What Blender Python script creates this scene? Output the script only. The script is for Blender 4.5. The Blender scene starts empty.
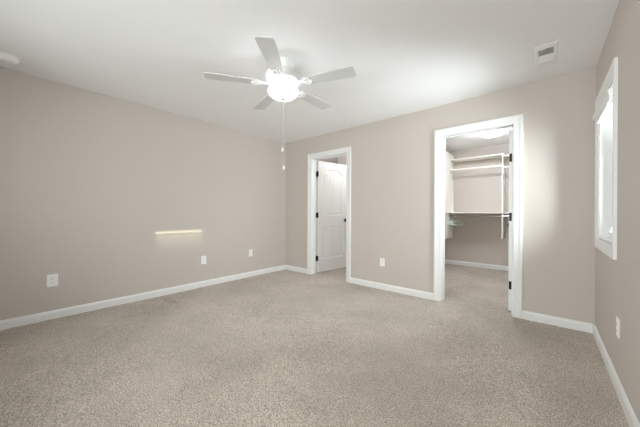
import bpy, bmesh, math, random
import numpy as np
from mathutils import Vector, Matrix

random.seed(7)
rng = np.random.default_rng(7)
S = bpy.context.scene
COL = S.collection

# ------------------------------------------------------------------ camera, world, sun, exposure
W, H, REAR = 4.203, 2.44, -4.9
YAW, PIT, ROLL = -0.7058, -0.0026, 0.0034
fw = Vector((math.sin(YAW) * math.cos(PIT), math.cos(YAW) * math.cos(PIT), math.sin(PIT)))
rt = Vector((math.cos(YAW), -math.sin(YAW), 0))
up = rt.cross(fw)
r2 = rt * math.cos(ROLL) + up * math.sin(ROLL)
u2 = -rt * math.sin(ROLL) + up * math.cos(ROLL)
cam = bpy.data.cameras.new('camera')
cam.sensor_width = 36
cam.lens = 264.88 * 36 / 640
cam.clip_start = 0.02
camo = bpy.data.objects.new('camera', cam)
COL.objects.link(camo)
m4 = Matrix((r2, u2, -fw)).transposed().to_4x4()
m4.translation = Vector((3.8551, -3.4849, 1.0977))
camo.matrix_world = m4
S.camera = camo

wd = bpy.data.worlds.new('sky')
S.world = wd
wd.use_nodes = True
bg = wd.node_tree.nodes['Background']
bg.inputs[0].default_value = (0.93, 0.97, 1.0, 1)
bg.inputs[1].default_value = 5.0

def light(name, kind, energy, loc, direction, color=(1, 1, 1), size=None, size_y=None, angle=None):
    l = bpy.data.lights.new(name, kind)
    l.energy = energy
    l.color = color
    if kind == 'AREA':
        l.shape = 'RECTANGLE'
        l.size = size
        l.size_y = size_y
    if angle is not None:
        l.angle = angle
    o = bpy.data.objects.new(name, l)
    o.location = loc
    o.rotation_euler = Vector(direction).to_track_quat('-Z', 'Y').to_euler()
    COL.objects.link(o)
    return o

SUN_EL = math.radians(13.85)
sd = Vector((-4.25, 1.39, 0)).normalized()
sd = Vector((sd.x * math.cos(SUN_EL), sd.y * math.cos(SUN_EL), -math.sin(SUN_EL)))
light('sun', 'SUN', 4.8, (9, -6, 5), sd, (1, 0.92, 0.66), angle=math.radians(0.5))
# fill light added at the made-up rear window, daylight at the shaded side window, just outside the panes
light('rear_fill_light', 'AREA', 108, (2.6, REAR - 0.32, 1.45), (0, 1, 0), (0.96, 0.975, 1), 2.7, 1.3)
light('side_window_daylight', 'AREA', 84, (W + 0.5, -0.50, 1.5), (-1, -0.38, 0.28), (0.9, 0.95, 1), 0.6, 1.0)

S.view_settings.view_transform = 'Standard'
S.view_settings.look = 'None'
S.view_settings.gamma = 1
S.view_settings.use_curve_mapping = False
S.view_settings.exposure = 0.1
S.cycles.max_bounces = 16
S.cycles.diffuse_bounces = 10
S.cycles.transparent_max_bounces = 16
S.cycles.sample_clamp_indirect = 6
S.cycles.caustics_reflective = False
S.cycles.caustics_refractive = False

# ------------------------------------------------------------------ helpers
def srgb(r, g, b):
    f = lambda c: (c / 255 / 12.92) if c / 255 <= 0.04045 else ((c / 255 + 0.055) / 1.055) ** 2.4
    return (f(r), f(g), f(b), 1)

def mat(name, col, rough=0.5, metal=0.0, bump=0.0, scale=60, var=0.0, varscale=3, emit=0.0, spec=0.5):
    m = bpy.data.materials.new(name)
    m.use_nodes = True
    nt = m.node_tree
    b = nt.nodes['Principled BSDF']
    b.inputs['Roughness'].default_value = rough
    b.inputs['Metallic'].default_value = metal
    b.inputs['Specular IOR Level'].default_value = spec
    tc = nt.nodes.new('ShaderNodeTexCoord')
    n = nt.nodes.new('ShaderNodeTexNoise')
    n.inputs['Scale'].default_value = varscale
    n.inputs['Detail'].default_value = 3
    nt.links.new(tc.outputs['Object'], n.inputs['Vector'])
    r = nt.nodes.new('ShaderNodeValToRGB')
    r.color_ramp.elements[0].position = 0.3
    r.color_ramp.elements[1].position = 0.7
    r.color_ramp.elements[0].color = tuple(c * (1 - var) for c in col[:3]) + (1,)
    r.color_ramp.elements[1].color = tuple(min(1, c * (1 + var)) for c in col[:3]) + (1,)
    nt.links.new(n.outputs['Fac'], r.inputs['Fac'])
    nt.links.new(r.outputs['Color'], b.inputs['Base Color'])
    if emit:
        b.inputs['Emission Color'].default_value = col
        b.inputs['Emission Strength'].default_value = emit
    if bump:
        n2 = nt.nodes.new('ShaderNodeTexNoise')
        n2.inputs['Scale'].default_value = scale
        n2.inputs['Detail'].default_value = 4
        bp = nt.nodes.new('ShaderNodeBump')
        bp.inputs['Strength'].default_value = bump
        bp.inputs['Distance'].default_value = 0.004
        nt.links.new(tc.outputs['Object'], n2.inputs['Vector'])
        nt.links.new(n2.outputs['Fac'], bp.inputs['Height'])
        nt.links.new(bp.outputs['Normal'], b.inputs['Normal'])
    return m

def glass_mat(name):
    m = bpy.data.materials.new(name)
    m.use_nodes = True
    nt = m.node_tree
    nt.nodes.clear()
    out = nt.nodes.new('ShaderNodeOutputMaterial')
    mx = nt.nodes.new('ShaderNodeMixShader')
    tr = nt.nodes.new('ShaderNodeBsdfTransparent')
    tr.inputs[0].default_value = (0.95, 0.97, 0.96, 1)
    gl = nt.nodes.new('ShaderNodeBsdfGlossy')
    gl.inputs['Roughness'].default_value = 0.02
    fr = nt.nodes.new('ShaderNodeFresnel')
    fr.inputs['IOR'].default_value = 1.45
    nt.links.new(fr.outputs[0], mx.inputs[0])
    nt.links.new(tr.outputs[0], mx.inputs[1])
    nt.links.new(gl.outputs[0], mx.inputs[2])
    nt.links.new(mx.outputs[0], out.inputs[0])
    return m

def carpet_mat():
    m = mat('carpet', srgb(178, 166, 152), rough=0.95, spec=0.1)
    nt = m.node_tree
    b = nt.nodes['Principled BSDF']
    tc = nt.nodes.new('ShaderNodeTexCoord')
    def noise(scale, detail, rough=0.6):
        n = nt.nodes.new('ShaderNodeTexNoise')
        n.inputs['Scale'].default_value = scale
        n.inputs['Detail'].default_value = detail
        n.inputs['Roughness'].default_value = rough
        nt.links.new(tc.outputs['Object'], n.inputs['Vector'])
        return n
    def ramp(src, p0, p1, c0, c1):
        r = nt.nodes.new('ShaderNodeValToRGB')
        r.color_ramp.elements[0].position = p0
        r.color_ramp.elements[1].position = p1
        r.color_ramp.elements[0].color = c0
        r.color_ramp.elements[1].color = c1
        nt.links.new(src, r.inputs['Fac'])
        return r
    def mul(a, c, fac=1.0):
        x = nt.nodes.new('ShaderNodeMixRGB')
        x.blend_type = 'MULTIPLY'
        x.inputs[0].default_value = fac
        nt.links.new(a, x.inputs[1])
        nt.links.new(c, x.inputs[2])
        return x
    fine = ramp(noise(135, 4, 0.8).outputs['Fac'], 0.37, 0.62, srgb(122, 110, 99), srgb(232, 221, 208))
    mid = ramp(noise(16, 3).outputs['Fac'], 0.3, 0.7, (0.91, 0.90, 0.89, 1), (1.02, 1.02, 1.02, 1))
    big = ramp(noise(1.3, 4).outputs['Fac'], 0.38, 0.62, (0.83, 0.82, 0.815, 1), (1, 1, 1, 1))
    c = mul(mul(fine.outputs['Color'], mid.outputs['Color']).outputs[0], big.outputs['Color'])
    nt.links.new(c.outputs[0], b.inputs['Base Color'])
    bp = nt.nodes.new('ShaderNodeBump')
    bp.inputs['Strength'].default_value = 0.6
    bp.inputs['Distance'].default_value = 0.006
    nt.links.new(noise(150, 3, 0.7).outputs['Fac'], bp.inputs['Height'])
    nt.links.new(bp.outputs['Normal'], b.inputs['Normal'])
    b.inputs['Sheen Weight'].default_value = 0.15
    return m

M = {
    'wall': mat('greige_wall_paint', srgb(198, 190, 183), 0.75, bump=0.06, scale=140, var=0.006, spec=0.2),
    'ceiling': mat('ceiling_paint', srgb(239, 239, 239), 0.9, bump=0.25, scale=60, var=0.006, spec=0.1),
    'trim': mat('white_trim_paint', srgb(231, 231, 230), 0.4, var=0.004),
    'door': mat('white_door_paint', srgb(240, 240, 239), 0.4, var=0.004),
    'melamine': mat('white_melamine', srgb(240, 238, 233), 0.4, var=0.004),
    'plastic': mat('white_plastic', srgb(240, 240, 238), 0.35, var=0.003),
    'dark': mat('dark_bronze', srgb(34, 31, 29), 0.4, 0.6, var=0.05),
    'slot': mat('outlet_slot', srgb(60, 58, 56), 0.6),
    'fan': mat('white_fan_enamel', srgb(238, 238, 236), 0.35, var=0.004),
    'blade': mat('white_fan_blade', srgb(211, 211, 210), 0.5, var=0.01),
    'nickel': mat('brushed_nickel', srgb(190, 188, 184), 0.3, 0.9, var=0.02),
    'hanger': mat('pale_mint_plastic', srgb(222, 236, 232), 0.35, var=0.01),
    'ventshade': mat('vent_shade_paint', srgb(185, 185, 184), 0.9),
    'globe': mat('lit_frosted_glass', (0.98, 0.965, 1.0, 1), 0.3, emit=7.3),
    'dome': mat('lit_dome_glass', (0.88, 0.95, 1, 1), 0.3, emit=66.0),
    'hall_fill': mat('hall_fill_glow', (0.95, 0.98, 1, 1), 0.3, emit=22.0),  # glow of the lamp added by the open door
    'siding': mat('sun_blocker_paint', srgb(205, 203, 198), 0.8, var=0.02),  # pale coat of the added sun blockers
    'glass': glass_mat('window_glass'),
    'carpet': carpet_mat(),
}

def tag(o, label, cat, group=None, kind=None):
    o['label'] = label
    o['category'] = cat
    if group:
        o['group'] = group
    if kind:
        o['kind'] = kind
    return o

def empty(name, loc, rz=0.0):
    o = bpy.data.objects.new(name, None)
    o.location = loc
    o.rotation_euler = (0, 0, rz)
    o.empty_display_size = 0.1
    COL.objects.link(o)
    return o

def box(bm, a, b, bev=0.0):
    a, b = Vector(a), Vector(b)
    lo = Vector(map(min, a, b))
    hi = Vector(map(max, a, b))
    r = bmesh.ops.create_cube(bm, size=1.0)
    for v in r['verts']:
        v.co = Vector(((v.co.x + .5) * (hi.x - lo.x) + lo.x, (v.co.y + .5) * (hi.y - lo.y) + lo.y, (v.co.z + .5) * (hi.z - lo.z) + lo.z))
    if bev:
        es = list({e for v in r['verts'] for e in v.link_edges})
        bmesh.ops.bevel(bm, geom=es, offset=bev, segments=2, affect='EDGES', profile=0.5)
    return bm

def lathe(bm, prof, center=(0, 0, 0), seg=40, axis='z'):
    rings = []
    c = Vector(center)
    for (r, z) in prof:
        ring = []
        for k in range(seg):
            a = 2 * math.pi * k / seg
            p = Vector((r * math.cos(a), r * math.sin(a), z))
            if axis == 'x':
                p = Vector((z, r * math.cos(a), r * math.sin(a)))
            elif axis == 'y':
                p = Vector((r * math.cos(a), z, r * math.sin(a)))
            ring.append(bm.verts.new(c + p))
        rings.append(ring)
    for i in range(len(rings) - 1):
        for k in range(seg):
            bm.faces.new((rings[i][k], rings[i][(k + 1) % seg], rings[i + 1][(k + 1) % seg], rings[i + 1][k]))
    bm.faces.new(rings[0])
    bm.faces.new(rings[-1])
    return bm

def tube(bm, pts, r, seg=10, closed=False):
    pts = [Vector(p) for p in pts]
    n = len(pts)
    rings = []
    ref = None
    for i, p in enumerate(pts):
        if closed:
            t = (pts[(i + 1) % n] - pts[i - 1]).normalized()
        else:
            t = (pts[min(i + 1, n - 1)] - pts[max(i - 1, 0)]).normalized()
        if ref is None:
            ref = Vector((0, 0, 1)) if abs(t.z) < 0.9 else Vector((1, 0, 0))
        u = (ref - t * ref.dot(t)).normalized()
        ref = u
        v = t.cross(u)
        rings.append([bm.verts.new(p + (u * math.cos(2 * math.pi * k / seg) + v * math.sin(2 * math.pi * k / seg)) * r) for k in range(seg)])
    for i in range(n if closed else n - 1):
        a, b = rings[i], rings[(i + 1) % n]
        for k in range(seg):
            bm.faces.new((a[k], a[(k + 1) % seg], b[(k + 1) % seg], b[k]))
    if not closed:
        bm.faces.new(rings[0])
        bm.faces.new(rings[-1])
    return bm

def obj(name, bm, material, parent=None, smooth=False, loc=None):
    bmesh.ops.recalc_face_normals(bm, faces=bm.faces)
    me = bpy.data.meshes.new(name)
    bm.to_mesh(me)
    bm.free()
    me.materials.append(material)
    if smooth:
        for p in me.polygons:
            p.use_smooth = True
        try:
            me.set_sharp_from_angle(angle=math.radians(35))
        except Exception:
            pass
    o = bpy.data.objects.new(name, me)
    COL.objects.link(o)
    if loc is not None:
        o.location = loc
    if parent is not None:
        o.parent = parent
    return o

def boxes(name, bl, material, parent=None, bev=0.0):
    bm = bmesh.new()
    for a, b in bl:
        box(bm, a, b, bev)
    return obj(name, bm, material, parent)

def struct(o, label, cat):
    return tag(o, label, cat, kind='structure')

# ------------------------------------------------------------------ room shell
TB, TR = 0.138, 0.15                   # thickness of the back wall and of the outer wall
D1 = (0.69, 1.435, 2.055)              # doorway to the next room (x0, x1, top)
D2 = (2.872, 3.585, 2.05)               # doorway to the closet
CD = 2.72                              # closet back wall
W1 = (-0.87, -0.20, 0.89, 2.015)      # side window opening in view
W2 = (-3.735, -2.975, 0.89, 2.035)      # unseen twin by the camera, added to let in the sun streak
W3 = (0.85, 3.95, 0.85, 2.055)           # unseen rear window, added to let in fill light

# carpet: one pile surface with real height
def carpet():
    x0, x1, y0, y1, st = -1.3, W + 0.05, REAR - 0.05, CD + 0.05, 0.0125
    nx, ny = int((x1 - x0) / st) + 1, int((y1 - y0) / st) + 1
    X, Y = np.meshgrid(np.linspace(x0, x1, nx), np.linspace(y0, y1, ny))
    Z = rng.uniform(-0.0035, 0.0015, X.shape)
    for k in range(6):
        a = rng.uniform(0, math.pi)
        f = rng.uniform(3, 9)
        Z += 0.0007 * np.sin(f * (X * math.cos(a) + Y * math.sin(a)) + rng.uniform(0, 6))
    for (ax, ay, bx, by) in ((0.12, -2.195, 0.42, -2.165), (0.05, -1.02, 0.23, -1.0)):   # dents left by furniture
        d = np.array([bx - ax, by - ay]); L = np.hypot(*d); d = d / L
        t = np.clip((X - ax) * d[0] + (Y - ay) * d[1], 0, L)
        dist = np.hypot(X - ax - t * d[0], Y - ay - t * d[1])
        Z -= 0.03 * np.exp(-(dist / 0.022) ** 2)
    Z = np.minimum(Z, 0.001)
    me = bpy.data.meshes.new('floor')
    V = np.stack([X, Y, Z], -1).reshape(-1, 3)
    i = np.arange(nx * ny).reshape(ny, nx)
    F = np.stack([i[:-1, :-1], i[:-1, 1:], i[1:, 1:], i[1:, :-1]], -1).reshape(-1, 4)
    me.vertices.add(len(V)); me.vertices.foreach_set('co', V.ravel())
    me.loops.add(F.size); me.loops.foreach_set('vertex_index', F.ravel().astype(np.int32))
    me.polygons.add(len(F)); me.polygons.foreach_set('loop_start', np.arange(0, F.size, 4, dtype=np.int32))
    me.update(calc_edges=True); me.validate()
    me.polygons.foreach_set('use_smooth', np.ones(len(F), dtype=bool))
    me.materials.append(M['carpet'])
    o = bpy.data.objects.new('floor', me)
    COL.objects.link(o)
    return o
struct(carpet(), 'beige speckled cut pile carpet over the whole floor', 'floor')
struct(boxes('ceiling', [((-1.4, REAR - 0.2, H), (W + TR, CD + 0.2, H + 0.15))], M['ceiling']), 'white textured flat ceiling', 'ceiling')
struct(boxes('wall_left', [((-0.12, REAR - 0.15, -0.05), (0, 0.0, H))], M['wall']), 'long bare greige wall with the streak of sunlight', 'wall')

def wall_back():
    bl = []
    for a, b, z0 in ((-0.12, D1[0] - .02, -.05), (D1[0] - .02, D1[1] + .02, D1[2] + .02), (D1[1] + .02, D2[0] - .02, -.05),
                     (D2[0] - .02, D2[1] + .02, D2[2] + .02), (D2[1] + .02, W, -.05)):
        bl.append(((a, 0, z0), (b, TB, H)))
    return boxes('wall_back', bl, M['wall'])
struct(wall_back(), 'greige wall with the two doorways', 'wall')

def wall_with_windows(name, opens, axis):
    bl = []
    s = []
    lo, hi = (REAR - 0.15, CD + 0.12) if axis == 'x' else (0.0, W)
    cur = lo
    for (a, b, z0, z1) in sorted(opens):
        s += [(cur, a, -.05, H), (a, b, -.05, z0), (a, b, z1, H)]
        cur = b
    s.append((cur, hi, -.05, H))
    for a, b, z0, z1 in s:
        if axis == 'x':
            bl.append(((W, a, z0), (W + TR, b, z1)))
        else:
            bl.append(((a, REAR - 0.15, z0), (b, REAR, z1)))
    return boxes(name, bl, M['wall'])
struct(wall_with_windows('wall_right', [W1, W2], 'x'), 'greige outer wall with the narrow window', 'wall')
struct(wall_with_windows('wall_rear', [W3], 'y'), 'greige wall with the added wide window', 'wall')

# closet and next room shells
CX0, CX1 = 1.85, 3.72
struct(boxes('wall_closet_back', [((CX0 - .1, CD, -.05), (CX1 + .1, CD + .1, H))], M['wall']), 'greige wall at the far end of the closet', 'wall')
struct(boxes('wall_closet_left', [((CX0 - .1, TB, -.05), (CX0, CD, H))], M['wall']), 'partition wall beside the closet', 'wall')
struct(boxes('wall_closet_right', [((CX1, TB, -.05), (CX1 + .1, CD, H))], M['wall']), 'closet wall behind the open closet door', 'wall')
struct(boxes('wall_hall_left', [((-1.3, TB, -.05), (-1.2, 2.5, H)), ((-1.2, 0.0, -.05), (-0.12, TB, H))], M['wall']), 'far side wall of the next room', 'wall')
struct(boxes('wall_hall_back', [((-1.3, 2.5, -.05), (CX0 - .1, 2.6, H))], M['wall']), 'end wall of the next room', 'wall')
struct(boxes('wall_hall_corner', [((0.16, 1.5, -.05), (CX0 - .1, 1.6, H))], M['wall']), 'greige wall corner seen above the white door', 'wall')
# outside: unseen walls added to block the low sun from side and rear windows
struct(boxes('sun_blocker_side', [((W + TR, -1.5, -.05), (8.5, -1.38, 3.4))], M['siding']), 'added unseen sun blocker outside the side window', 'wall')
struct(boxes('sun_blocker_rear', [((4.3, -9.0, -.05), (4.42, REAR - 0.15, 3.4))], M['siding']), 'added unseen sun blocker outside the rear window', 'wall')

# ------------------------------------------------------------------ trim
CW = 0.083
CPROF = [(0, 0), (0, .008), (.004, .010), (.012, .012), (.018, .0105), (.024, .0105), (.03, .012), (.05, .0135), (.056, .017), (.062, .0185), (.076, .0185), (.083, .016), (.083, 0)]
def sweep(bm, pts, dirs, prof, fmap, closed=False):
    rings = [[bm.verts.new(fmap(p[0] + d[0] * u, p[1] + d[1] * u, t)) for (u, t) in prof] for p, d in zip(pts, dirs)]
    n, m = len(rings), len(prof)
    for i in range(n if closed else n - 1):
        a, b = rings[i], rings[(i + 1) % n]
        for k in range(m):
            bm.faces.new((a[k], a[(k + 1) % m], b[(k + 1) % m], b[k]))
    if not closed:
        bm.faces.new(rings[0]); bm.faces.new(rings[-1])
def door_trim(name, x0, x1, zt, label):
    """casing round a doorway in the back wall with its jamb and stop"""
    e = empty(name, ((x0 + x1) / 2, 0, 0))
    struct(e, label, 'door frame')
    ox = (x0 + x1) / 2
    bm = bmesh.new()
    a, b, t = x0 - .005 - ox, x1 + .005 - ox, zt + .005
    sweep(bm, [(a, 0), (a, t), (b, t), (b, 0)], [(-1, 0), (-1, 1), (1, 1), (1, 0)], CPROF, lambda x, z, n: Vector((x, -n, z)))
    obj('casing', bm, M['trim'], e)
    bm = bmesh.new()
    sweep(bm, [(a, 0), (a, t), (b, t), (b, 0)], [(-1, 0), (-1, 1), (1, 1), (1, 0)], CPROF, lambda x, z, n: Vector((x, TB + n, z)))
    obj('casing', bm, M['trim'], e)
    a, b = x0 - ox, x1 - ox
    boxes('jamb', [((a - .019, 0, 0), (a, TB, zt)), ((b, 0, 0), (b + .019, TB, zt)), ((a - .019, 0, zt), (b + .019, TB, zt + .019))], M['trim'], e, 0.001)
    s0, s1 = TB - .037 - .032, TB - .037
    boxes('door_stop', [((a, s0, 0), (a + .011, s1, zt)), ((b - .011, s0, 0), (b, s1, zt)), ((a, s0, zt - .011), (b, s1, zt))], M['trim'], e, 0.001)
    return e
door_trim('trim_1', *D1, 'white moulded frame of the narrower doorway')
door_trim('trim_2', *D2, 'white moulded frame of the closet doorway')

BH, BT = 0.085, 0.014
BPROF = [(0, -0.006), (BT, -0.006), (BT, BH - .022), (BT - .004, BH - .012), (.005, BH - .002), (0, BH)]
def baseboard(name, p0, p1, nrm, label):
    bm = bmesh.new()
    rings = [[bm.verts.new(Vector((p[0] + nrm[0] * t, p[1] + nrm[1] * t, z))) for t, z in BPROF] for p in (p0, p1)]
    m = len(BPROF)
    for k in range(m):
        bm.faces.new((rings[0][k], rings[0][(k + 1) % m], rings[1][(k + 1) % m], rings[1][k]))
    bm.faces.new(rings[0]); bm.faces.new(rings[1])
    return struct(obj(name, bm, M['trim']), label, 'baseboard')
baseboard('baseboard_left', (0, REAR), (0, 0), (1, 0), 'white baseboard along the long bare wall')
baseboard('baseboard_back', (BT, 0), (D1[0] - .005 - CW, 0), (0, -1), 'short white baseboard between the room corner and the narrower doorway')
baseboard('baseboard_back.001', (D1[1] + .005 + CW, 0), (D2[0] - .005 - CW, 0), (0, -1), 'white baseboard between the two doorways')
baseboard('baseboard_back.002', (D2[1] + .005 + CW, 0), (W - BT, 0), (0, -1), 'short white baseboard between the closet doorway and the window wall')
baseboard('baseboard_right', (W, 0), (W, REAR), (-1, 0), 'white baseboard under the narrow window')
baseboard('baseboard_rear', (BT, REAR), (W - BT, REAR), (0, 1), 'white baseboard along the rear wall')
baseboard('baseboard_closet', (CX0, CD), (CX1, CD), (0, -1), 'white baseboard at the far end of the closet')
baseboard('baseboard_closet_left', (CX0, TB + .02), (CX0, CD - BT), (1, 0), 'white baseboard along the closet partition')

# ------------------------------------------------------------------ windows
def window(name, op, axis, label, crank=False, lites=1):
    """casing, jamb liner, sash with pane; local x along the wall, y outward, z up"""
    a0, a1, z0, z1 = op
    w, h = a1 - a0, z1 - z0
    if axis == 'x':
        e = empty(name, (W, a1, z0), -math.pi / 2)       # local x -> -y, local y -> +x
    else:
        e = empty(name, (a1, REAR, z0), math.pi)         # local x -> -x, local y -> -y
    struct(e, label, 'window')
    bm = bmesh.new()
    q = .005
    sweep(bm, [(-q, -q), (-q, h + q), (w + q, h + q), (w + q, -q)], [(-1, -1), (-1, 1), (1, 1), (1, -1)], CPROF, lambda x, z, n: Vector((x, -n, z)), True)
    obj('casing', bm, M['trim'], e)
    boxes('jamb_liner', [((0, 0, 0), (.012, TR, h)), ((w - .012, 0, 0), (w, TR, h)), ((.012, 0, 0), (w - .012, TR, .012)), ((.012, 0, h - .012), (w - .012, TR, h))], M['trim'], e, .001)
    n = lites
    lw = (w - .024) / n
    for k in range(n):
        x0, x1 = .012 + k * lw, .012 + (k + 1) * lw
        def ring(i, t0, t1, za, zb, b=.003):
            return [((x0 + i[0], t0, za), (x0 + i[1], t1, zb)), ((x1 - i[1], t0, za), (x1 - i[0], t1, zb)),
                    ((x0 + i[1], t0, za), (x1 - i[1], t1, za + i[1] - i[0])), ((x0 + i[1], t0, zb - i[1] + i[0]), (x1 - i[1], t1, zb))]
        boxes('window_frame', ring((0, .022), .085, TR - .004, .012, h - .012), M['plastic'], e, .002)
        sash = boxes('sash', ring((.024, .062), .095, .125, .036, h - .036), M['plastic'], e, .004)
        boxes('pane', [((x0 + .058, .108, .07), (x1 - .058, .112, h - .07))], M['glass'], sash)
    if crank:
        cr = empty('crank', (w * .47, .07, .012))
        cr.parent = e
        c0 = boxes('crank_base', [((-.05, -.022, 0), (.05, .014, .022)), ((-.016, -.03, .0), (.016, .0, .034))], M['plastic'], cr, .005)
        bm = bmesh.new()
        tube(bm, [(0, -.02, .03), (.004, -.03, .05), (.02, -.042, .075), (.045, -.045, .085), (.07, -.045, .075), (.08, -.045, .06)], .0075, 10)
        obj('crank_handle', bm, M['plastic'], cr, True)
        bm = bmesh.new()
        lathe(bm, [(.004, -.012), (.011, -.008), (.013, 0), (.011, .01), (.004, .013)], (.08, -.05, .058), 16, 'y')
        obj('crank_knob', bm, M['plastic'], cr, True)
    return e
window('window_1', W1, 'x', 'narrow white casement window with a crank on its sill', True)
window('window_2_added', W2, 'x', 'added unseen casement window behind a closed blind', True)  # added out of view so the sun can reach the bare wall
window('window_3_added', W3, 'y', 'added unseen wide window of the rear wall', False, 2)  # added behind the camera to admit fill light

def blind(op, label, group, closed):
    a0, a1, z0, z1 = op
    w = a1 - a0
    top = z1 - z0
    e = empty('window_blind', (W, a1, z0), -math.pi / 2)
    tag(e, label, 'window blind', group)
    if not closed:
        zt = top - .05
        boxes('headrail', [((.016, -.024, zt - .045), (w - .08, .02, zt))], M['plastic'], e, .004)
        bm = bmesh.new()
        box(bm, (-.415, -.0275, -.027), (.415, -.0195, .027), .002)
        bmesh.ops.rotate(bm, verts=bm.verts, cent=(0, 0, 0), matrix=Matrix.Rotation(math.radians(5.2), 3, 'Y'))
        bmesh.ops.translate(bm, verts=bm.verts, vec=(.247, 0, 1.925 - z0))
        obj('valance', bm, M['plastic'], e)
        bl = []
        for k in range(9):
            z = zt - .049 - k * .0045
            bl.append(((.02, -.024, z - .003), (w - .084, .018, z)))
        boxes('slat_stack', bl, M['plastic'], e)
        boxes('bottom_rail', [((.02, -.024, zt - .103), (w - .084, .018, zt - .088))], M['plastic'], e, .003)
    else:
        ztop = 1.945 - z0
        boxes('headrail', [((.014, .012, ztop), (w - .014, .06, top - .013))], M['plastic'], e, .002)
        bl = []
        z = ztop - .033
        gaps = [.0105, .0085, .0062, .0042, .0024, .001] + [-.004] * 30  # gaps of the added blind, thinning downward to shape the sun streak
        k = 0
        while z > .05:
            bl.append(((.013, .03 + (k % 2) * .003, z - .038), (w - .013, .0325 + (k % 2) * .003, z)))
            z -= .038 + gaps[k]
            k += 1
        boxes('slats', bl, M['plastic'], e)
        boxes('bottom_rail', [((.015, .02, .014), (w - .015, .045, .05))], M['plastic'], e, .002)
    return e
blind(W1, 'white slatted blind drawn up under the head of the narrow window', None, False)
blind(W2, 'added unseen blind, gapped to shape the sun streak, over the window beside the camera', None, True)

# ------------------------------------------------------------------ doors
def panel_face(w, h):
    """height field of a two panel door with an arched plank panel above a plank panel"""
    st = 0.0045
    nx, nz = int(w / st) + 1, int(h / st) + 1
    X, Z = np.meshgrid(np.linspace(0, w, nx), np.linspace(0, h, nz))
    st_w = .115
    D = np.zeros_like(X)
    def smooth(a, b, t):
        s = np.clip((t - a) / (b - a), 0, 1)
        return s * s * (3 - 2 * s)
    for (z0, z1, arch) in ((.235, .83, 0), (1.03, 1.80, .09)):
        top = z1 + arch * (1 - ((X - w / 2) / (w / 2 - st_w)) ** 2)
        sd_ = np.minimum(np.minimum(X - st_w, w - st_w - X), np.minimum(Z - z0, (top - Z) * (0.94 if arch else 1)))
        d = -.013 * smooth(0, .012, sd_) + .008 * smooth(.022, .034, sd_)
        for g in range(1, 6):
            gx = st_w + (w - 2 * st_w) * g / 6
            d = d - .006 * np.exp(-((X - gx) / .0042) ** 2) * smooth(.034, .045, sd_)
        D = np.where(sd_ > 0, d, D)
    return X, Z, D
def door_leaf(name, w, h, t, parent):
    X, Z, D = panel_face(w, h)
    nz, nx = X.shape
    front = np.stack([X, D * -1, Z], -1).reshape(-1, 3)
    back = np.stack([X, t + D, Z], -1).reshape(-1, 3)
    i = np.arange(nx * nz).reshape(nz, nx)
    A = np.stack([i[:-1, :-1], i[:-1, 1:], i[1:, 1:], i[1:, :-1]], -1).reshape(-1, 4)
    o = nx * nz
    F = [A, A[:, ::-1] + o]
    per = list(i[0, :]) + list(i[1:, -1]) + list(i[-1, -2::-1]) + list(i[-2:0:-1, 0])
    per = np.array(per)
    nx_ = np.roll(per, -1)
    F.append(np.stack([per + o, nx_ + o, nx_, per], -1))
    F = np.concatenate(F)
    me = bpy.data.meshes.new(name)
    me.from_pydata(np.concatenate([front, back]).tolist(), [], F.tolist())
    me.materials.append(M['door'])
    me.polygons.foreach_set('use_smooth', np.ones(len(F), dtype=bool))
    me.set_sharp_from_angle(angle=math.radians(60))
    ob = bpy.data.objects.new(name, me)
    COL.objects.link(ob)
    ob.parent = parent
    return ob
def door(name, pivot, ang, w, h, hand, hz, label):
    """local: pivot at 0; the leaf runs along +x (hand=1) with y=-t..0 from room side to far side"""
    e = empty(name, pivot, ang)
    struct(e, label, 'door')
    t = .035
    lf = door_leaf('door_leaf', w, h, t, e)
    if hand > 0:
        lf.location = (.003, -t - .006, .024)
        kx = w - .06
    else:
        lf.location = (-w - .003, -t - .006, .012)
        kx = -w + .06
    kn = empty('door_knob', (kx, 0, .955 if hand > 0 else .95))
    kn.parent = e
    for s, y in ((-1, -t - .006), (1, -.006)):
        bm = bmesh.new()
        lathe(bm, [(.032, y), (.032, y + s * .005), (.028, y + s * .008), (.012, y + s * .011)], (0, 0, 0), 28, 'y')
        obj('rosette', bm, M['dark'], kn, True)
        bm = bmesh.new()
        lathe(bm, [(.011, y + s * .008), (.011, y + s * .03), (.02, y + s * .037), (.027, y + s * .046), (.028, y + s * .055), (.024, y + s * .063), (.01, y + s * .067)], (0, 0, 0), 28, 'y')
        obj('knob', bm, M['dark'], kn, True)
    s = 1 if hand > 0 else -1
    for z in hz:
        hg = empty('hinge', (0, 0, z))
        hg.parent = e
        bm = bmesh.new()
        tube(bm, [(0, .002, -.05), (0, .002, .05)], .0075, 14)
        for zz in (-.053, .053):
            bmesh.ops.create_uvsphere(bm, u_segments=10, v_segments=6, radius=.0075, matrix=Matrix.Translation((0, .002, zz)))
        obj('hinge_knuckle', bm, M['dark'], hg, True)
        boxes('hinge_leaf', [((s * .0005, -.038, -.045), (s * .0032, .0, .045))], M['dark'], hg)
        c, n = math.cos(-ang), math.sin(-ang)
        # the leaf screwed to the jamb keeps the jamb's direction whatever the door does
        bm = bmesh.new()
        box(bm, (-s * .0005, -.045, -.045), (-s * .003, .0, .045))
        bmesh.ops.rotate(bm, verts=bm.verts, cent=(0, 0, 0), matrix=Matrix.Rotation(-ang, 3, 'Z'))
        obj('jamb_leaf', bm, M['dark'], hg)
    return e
door('door_1', (D1[0] + .004, TB + .004, 0), math.radians(80), .738, 2.013, 1, (1.80, 1.055, .27), 'white arched panel door with dark hinges standing ajar')
door('door_2', (D2[1] - .004, TB + .004, 0), math.radians(-90), .688, 2.02, -1, (1.72, 1.06, .295), 'white closet door folded fully back, seen edge on with dark hinges')

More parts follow.
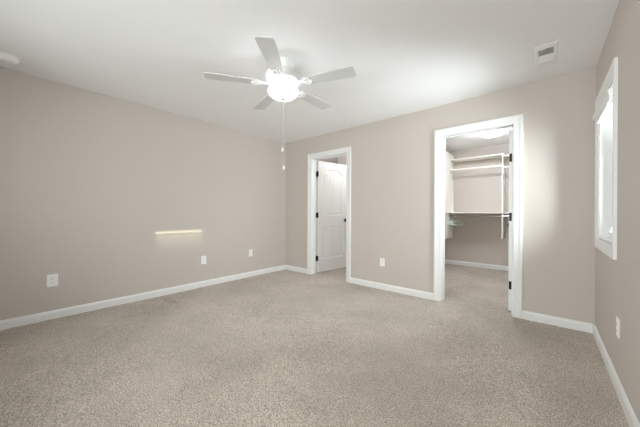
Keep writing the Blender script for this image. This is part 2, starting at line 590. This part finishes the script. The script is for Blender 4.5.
# ------------------------------------------------------------------ closet fittings
SY = CD - .31                          # front of the back wall shelving
cl = empty('closet_shelving', (2.33, CD, 0))
tag(cl, 'white closet shelving with hanging rods and upright panels', 'closet shelving')
def cb(name, bl, m='melamine', bev=.0015):
    return boxes(name, [((a[0] - 2.33, a[1] - CD, a[2]), (b[0] - 2.33, b[1] - CD, b[2])) for a, b in bl], M[m], cl, bev)
XL, XR = 2.345, 3.235
cb('upright_panel', [((XL - .019, CD - .80, .59), (XL, CD, 2.33))])
cb('upright_panel', [((XR, SY, .625), (XR + .02, CD, 2.21))])
cb('shelf', [((XL, SY, 2.185), (XR, CD, 2.205))])
cb('shelf', [((XR + .02, SY, 2.15), (CX1, CD, 2.17))])
cb('shelf', [((XL, SY - .11, 1.098), (XR, CD, 1.116))])
cb('shelf', [((XR + .02, SY, 1.098), (CX1, CD, 1.116))])
cb('cleat', [((XL, CD - .78, 1.985), (XL + .016, CD - .05, 2.005))])
cb('cleat', [((XL, CD - .8, 1.098), (XL + .016, SY - .112, 1.116))])
def rod(x0, x1, y, z, m='melamine'):
    bm = bmesh.new()
    tube(bm, [(x0 - 2.33, y - CD, z), (x1 - 2.33, y - CD, z)], .016, 16)
    r = obj('hanging_rod', bm, M[m], cl, True)
    for x, s in ((x0, 1), (x1, -1)):
        bm = bmesh.new()
        lathe(bm, [(.03, 0), (.03, s * .006), (.022, s * .009), (.022, s * .018)], (x - 2.33, y - CD, z), 20, 'x')
        obj('rod_socket', bm, M['nickel' if m == 'nickel' else 'melamine'], r, True)
rod(XL, XR, SY + .03, 1.985)
rod(XR + .02, CX1, SY + .03, 1.955)
rod(XL, XR, SY + .03, 1.045, 'nickel')
rod(XR + .02, CX1, SY + .03, 1.045, 'nickel')

def hanger_mesh():
    me = bmesh.new()
    # local: y across the shoulders, z up; hook top rests on the rod at z=0
    hook = []
    for k in range(15):
        a = math.radians(-40 + k * 17)
        hook.append((0, .021 * math.cos(a), -.016 + .021 * math.sin(a) + .016))
    neck = [(0, .0, -.05), (0, 0, -.085)]
    tube(me, hook[::1] + [(0, -.012, -.035)] + neck, .0036, 8)
    sh = []
    for k in range(9):
        sh.append((0, -.205 + k * .205 / 8, -.165 + .08 * math.sin(math.pi / 2 * k / 8)))
    right = [(0, -y, z) for (_, y, z) in sh[::-1]]
    loop = sh + right[1:] + [(0, .212, -.175), (0, .205, -.186), (0, .1, -.19), (0, 0, -.19), (0, -.1, -.19), (0, -.205, -.186), (0, -.212, -.175)]
    tube(me, loop, .0062, 8, True)
    return me
hl = ['pale mint plastic hanger on the closet rod, first from the white upright panel',
      'pale mint plastic hanger on the closet rod, second from the white upright panel',
      'pale mint plastic hanger on the closet rod, third from the white upright panel',
      'pale mint plastic hanger on the closet rod, fourth and last from the white upright panel']
h0 = obj('clothes_hanger', hanger_mesh(), M['hanger'], None, True)
for k, (x, a) in enumerate(((2.385, 0), (2.415, -3), (2.452, -7), (2.50, -12))):
    o = h0 if k == 0 else h0.copy()
    if k:
        COL.objects.link(o)
    o.location = (x, SY + .03, 1.045 - .0012)
    o.rotation_euler = (0, 0, math.radians(a))
    tag(o, hl[k], 'hanger', 'hangers on the lower closet rod')

# ------------------------------------------------------------------ ceiling fan
FX, FY = 2.055, -1.888
fan = empty('ceiling_fan', (FX, FY, H))
tag(fan, 'white five blade ceiling fan with a lit round globe and pull chains', 'ceiling fan')
bm = bmesh.new()
lathe(bm, [(.095, 0), (.098, -.012), (.094, -.05), (.088, -.075), (.06, -.09), (.05, -.1)], (0, 0, 0), 48)
obj('canopy', bm, M['fan'], fan, True)
bm = bmesh.new()
lathe(bm, [(.05, -.085), (.12, -.092), (.15, -.105), (.158, -.122), (.156, -.155), (.145, -.175), (.115, -.188), (.07, -.194)], (0, 0, 0), 48)
mh = obj('motor_housing', bm, M['fan'], fan, True)
bm = bmesh.new()
lathe(bm, [(.06, -.188), (.075, -.195), (.08, -.205), (.095, -.212), (.102, -.217), (.102, -.228), (.09, -.232)], (0, 0, 0), 48)
obj('light_fitter', bm, M['fan'], fan, True)
bm = bmesh.new()
pr = [(.085, -.226), (.10, -.228), (.122, -.235), (.133, -.243)]
for k in range(1, 13):
    a = math.radians(8 + (k - 1) * 7.2)
    pr.append((.138 * math.cos(a) ** .9 if k < 12 else .016, -.240 - .084 * math.sin(a)))
lathe(bm, pr, (0, 0, 0), 48)
obj('light_globe', bm, M['globe'], fan, True)['label'] = 'glowing white bowl'
bm = bmesh.new()
lathe(bm, [(.015, -.316), (.018, -.324), (.012, -.331), (.006, -.336), (.008, -.342), (.004, -.348)], (0, 0, 0), 20)
obj('finial', bm, M['nickel'], fan, True)['label'] = 'nickel tip under the bowl'

def blade_mesh():
    bm = bmesh.new()
    R0, R1, t = .20, .655, .006
    n = 28
    tl, bl_ = [], []
    outline = []
    for k in range(n + 1):
        u = k / n
        x = R0 + (R1 - R0) * u
        hw = .050 + .016 * min(1, u * 1.3)
        e0 = (u - .93) / .07
        if e0 > 0:
            hw *= math.sqrt(max(0.0, 1 - (e0 ** 4) * .3))
        if u < .05:
            hw *= .75 + .25 * u / .05
        outline.append((x, hw))
    up_, dn = [], []
    for s, zz, store in ((1, t / 2, up_), (1, -t / 2, dn)):
        for x, hw in outline:
            store.append((bm.verts.new((x, -hw, zz)), bm.verts.new((x, hw, zz))))
    for k in range(n):
        bm.faces.new((up_[k][0], up_[k + 1][0], up_[k + 1][1], up_[k][1]))
        bm.faces.new((dn[k][0], dn[k][1], dn[k + 1][1], dn[k + 1][0]))
        bm.faces.new((up_[k][0], dn[k][0], dn[k + 1][0], up_[k + 1][0]))
        bm.faces.new((up_[k][1], up_[k + 1][1], dn[k + 1][1], dn[k][1]))
    bm.faces.new((up_[0][0], up_[0][1], dn[0][1], dn[0][0]))
    bm.faces.new((up_[n][0], dn[n][0], dn[n][1], up_[n][1]))
    return bm
def bracket_mesh():
    bm = bmesh.new()
    box(bm, (.13, -.014, -.006), (.215, .014, .004), .003)
    for s in (-1, 1):
        tube(bm, [(.19, s * .006, -.006), (.215, s * .03, -.008), (.245, s * .036, -.0075), (.265, s * .022, -.007)], .006, 8)
    tube(bm, [(.20, 0, -.006), (.28, 0, -.008)], .006, 8)
    for (x, y) in ((.228, -.034), (.228, .034), (.275, 0)):
        lathe(bm, [(.006, -.012), (.006, -.004)], (x, y, 0), 10)
    return bm
bd0 = br0 = None
for k in range(5):
    a = math.radians(235.2 + 72 * k)
    if bd0 is None:
        bd = bd0 = obj('blade', blade_mesh(), M['blade'], fan)
        br = br0 = obj('blade_bracket', bracket_mesh(), M['fan'], bd0, True)
    else:
        bd = bd0.copy(); COL.objects.link(bd)
        br = br0.copy(); COL.objects.link(br)
        br.parent = bd
    bd.location = (0, 0, -.197)
    bd.rotation_euler = (Matrix.Rotation(a, 3, 'Z') @ Matrix.Rotation(math.radians(-6.5), 3, 'X')).to_euler()
for (dx, dy, z) in ((-.006, 0, 1.672), (.006, .004, 1.507)):
    bm = bmesh.new()
    tube(bm, [(dx, dy, -.336), (dx * 1.2, dy, z - H)], .0016, 6)
    zz = -.345
    while zz > z - H:
        bmesh.ops.create_icosphere(bm, subdivisions=1, radius=.0026, matrix=Matrix.Translation((dx * 1.1, dy, zz)))
        zz -= .008
    ch = obj('pull_chain', bm, M['nickel'], fan, True)
    bm = bmesh.new()
    z0 = z - H
    lathe(bm, [(.002, z0 + .016), (.006, z0 + .012), (.0095, z0), (.011, z0 - .012), (.009, z0 - .022), (.003, z0 - .027)], (dx * 1.2, dy, 0), 16)
    obj('chain_pull', bm, M['fan'], ch, True)

# ------------------------------------------------------------------ closet ceiling light, and two unseen lamps added in the next room
def dome(x, y, label, m='dome'):
    e = empty('ceiling_light', (x, y, H))
    tag(e, label, 'ceiling light')
    bm = bmesh.new()
    lathe(bm, [(.095, 0), (.095, -.014), (.085, -.018)], (0, 0, 0), 40)
    obj('lamp_base', bm, M['fan'], e, True)
    bm = bmesh.new()
    lathe(bm, [(.07, -.014), (.09, -.028), (.15, -.040), (.178, -.048)] + [(.185 * math.cos(math.radians(q)), -.055 - .058 * math.sin(math.radians(q))) for q in range(0, 90, 8)] + [(.004, -.114)], (0, 0, 0), 40)
    obj('lamp_dome', bm, M[m], e, True)
dome(3.20, 1.5, 'round flush ceiling light inside the closet')
dome(1.30, 0.80, 'added unseen ceiling light brightening the door of the next room', 'hall_fill')  # added to brighten the face of the open door
dome(-0.85, 0.95, 'added unseen ceiling light round the corner of the next room')  # added to lift the ceiling beyond the open door

# ------------------------------------------------------------------ ceiling register, smoke detector
def vent():
    e = empty('ceiling_vent', (3.851, -.545, H), 0)
    tag(e, 'white rectangular ceiling vent with louvers over painted grey shade near the narrow window', 'ceiling vent')
    w, l = .15, .365
    bm = bmesh.new()
    hw, hl_ = w / 2, l / 2
    iw, il = .048, .115
    pts = [(-iw, -il), (-iw, il), (iw, il), (iw, -il)]
    dr = [(-1, -1), (-1, 1), (1, 1), (1, -1)]
    sweep(bm, pts, dr, [(0, 0), (0, .005), (.003, .006), (.015, .005), (hw - iw, .0015), (hw - iw, 0)], lambda x, y, n: Vector((x, y * 1.0, -n)), True)
    for v in bm.verts:                                  # flange wider at the short ends
        if abs(v.co.y) > il + .001:
            v.co.y = math.copysign(il + (abs(v.co.y) - il) * (hl_ - il) / (hw - iw), v.co.y)
    obj('vent_frame', bm, M['plastic'], e)
    boxes('vent_shade_plate', [((-iw, -il, -.0015), (iw, il, -.0003))], M['ventshade'], e)  # grey plate paints in the shade between the louvers
    bm = bmesh.new()
    n = 15
    for k in range(n):
        y = -il + (k + .5) * 2 * il / n
        sgn = 1 if k < n // 2 else -1
        r = bmesh.ops.create_cube(bm, size=1)
        for v in r['verts']:
            v.co = Vector((v.co.x * iw * 2, v.co.y * .0165, v.co.z * .0012))
        bmesh.ops.rotate(bm, verts=r['verts'], cent=(0, 0, 0), matrix=Matrix.Rotation(math.radians(28 * sgn), 3, 'X'))
        bmesh.ops.translate(bm, verts=r['verts'], vec=(0, y, -.0065))
    obj('louvers', bm, M['plastic'], e)
    boxes('damper_lever', [((-.006, -il - .03, -.014), (.006, -il - .018, -.005))], M['plastic'], e, .001)
vent()

sm = empty('smoke_detector', (.30, -3.495, H))
tag(sm, 'white round smoke detector on the ceiling above the long bare wall', 'smoke detector')
bm = bmesh.new()
lathe(bm, [(.072, 0), (.072, -.010), (.068, -.013)], (0, 0, 0), 40)
obj('mounting_plate', bm, M['plastic'], sm, True)
bm = bmesh.new()
lathe(bm, [(.066, -.011), (.068, -.018), (.066, -.03), (.056, -.04), (.04, -.044), (.02, -.046)], (0, 0, 0), 40)
obj('detector_body', bm, M['plastic'], sm, True)
bm = bmesh.new()
lathe(bm, [(.012, -.044), (.012, -.048), (.008, -.05)], (.025, 0, 0), 20)
obj('test_button', bm, M['plastic'], sm, True)

# ------------------------------------------------------------------ outlets
def outlet(loc, rz, label, w=.074, h=.118):
    """local: plate in the xz plane, facing -y"""
    e = empty('wall_outlet', loc, rz)
    tag(e, label, 'wall outlet', 'wall outlets')
    boxes('cover_plate', [((-w / 2, -.0065, -h / 2), (w / 2, 0, h / 2))], M['plastic'], e, .003)
    for s in (-1, 1):
        r = boxes('receptacle', [((-.0165, -.009, s * .0205 - .014), (.0165, -.005, s * .0205 + .014))], M['plastic'], e, .002)
        boxes('contact_slot', [((-.0075, -.0094, s * .0205 - .002), (-.0055, -.0088, s * .0205 + .007)), ((.0055, -.0094, s * .0205 - .001), (.0075, -.0088, s * .0205 + .006)),
                       ((-.0025, -.0094, s * .0205 - .010), (.0025, -.0088, s * .0205 - .006))], M['slot'], r)
    bm = bmesh.new()
    lathe(bm, [(.003, -.0078), (.003, -.006)], (0, 0, 0), 10, 'y')
    obj('screw', bm, M['plastic'], e)
L = math.pi / 2
outlet((0, -3.197, .395), L, 'white wall outlet alone on the bare wall, farthest from the corner', .084, .125)
outlet((0, -1.615, .392), L, 'white wall outlet just below and beside the streak of sunlight', .078, .12)
outlet((0, -.797, .405), L, 'small white wall outlet on the bare wall, closest to the corner')
outlet((2.068, 0, .39), 0, 'white wall outlet between the two doorways')
outlet((W, -1.03, .39), -L, 'white wall outlet low on the window wall, seen nearly edge on')
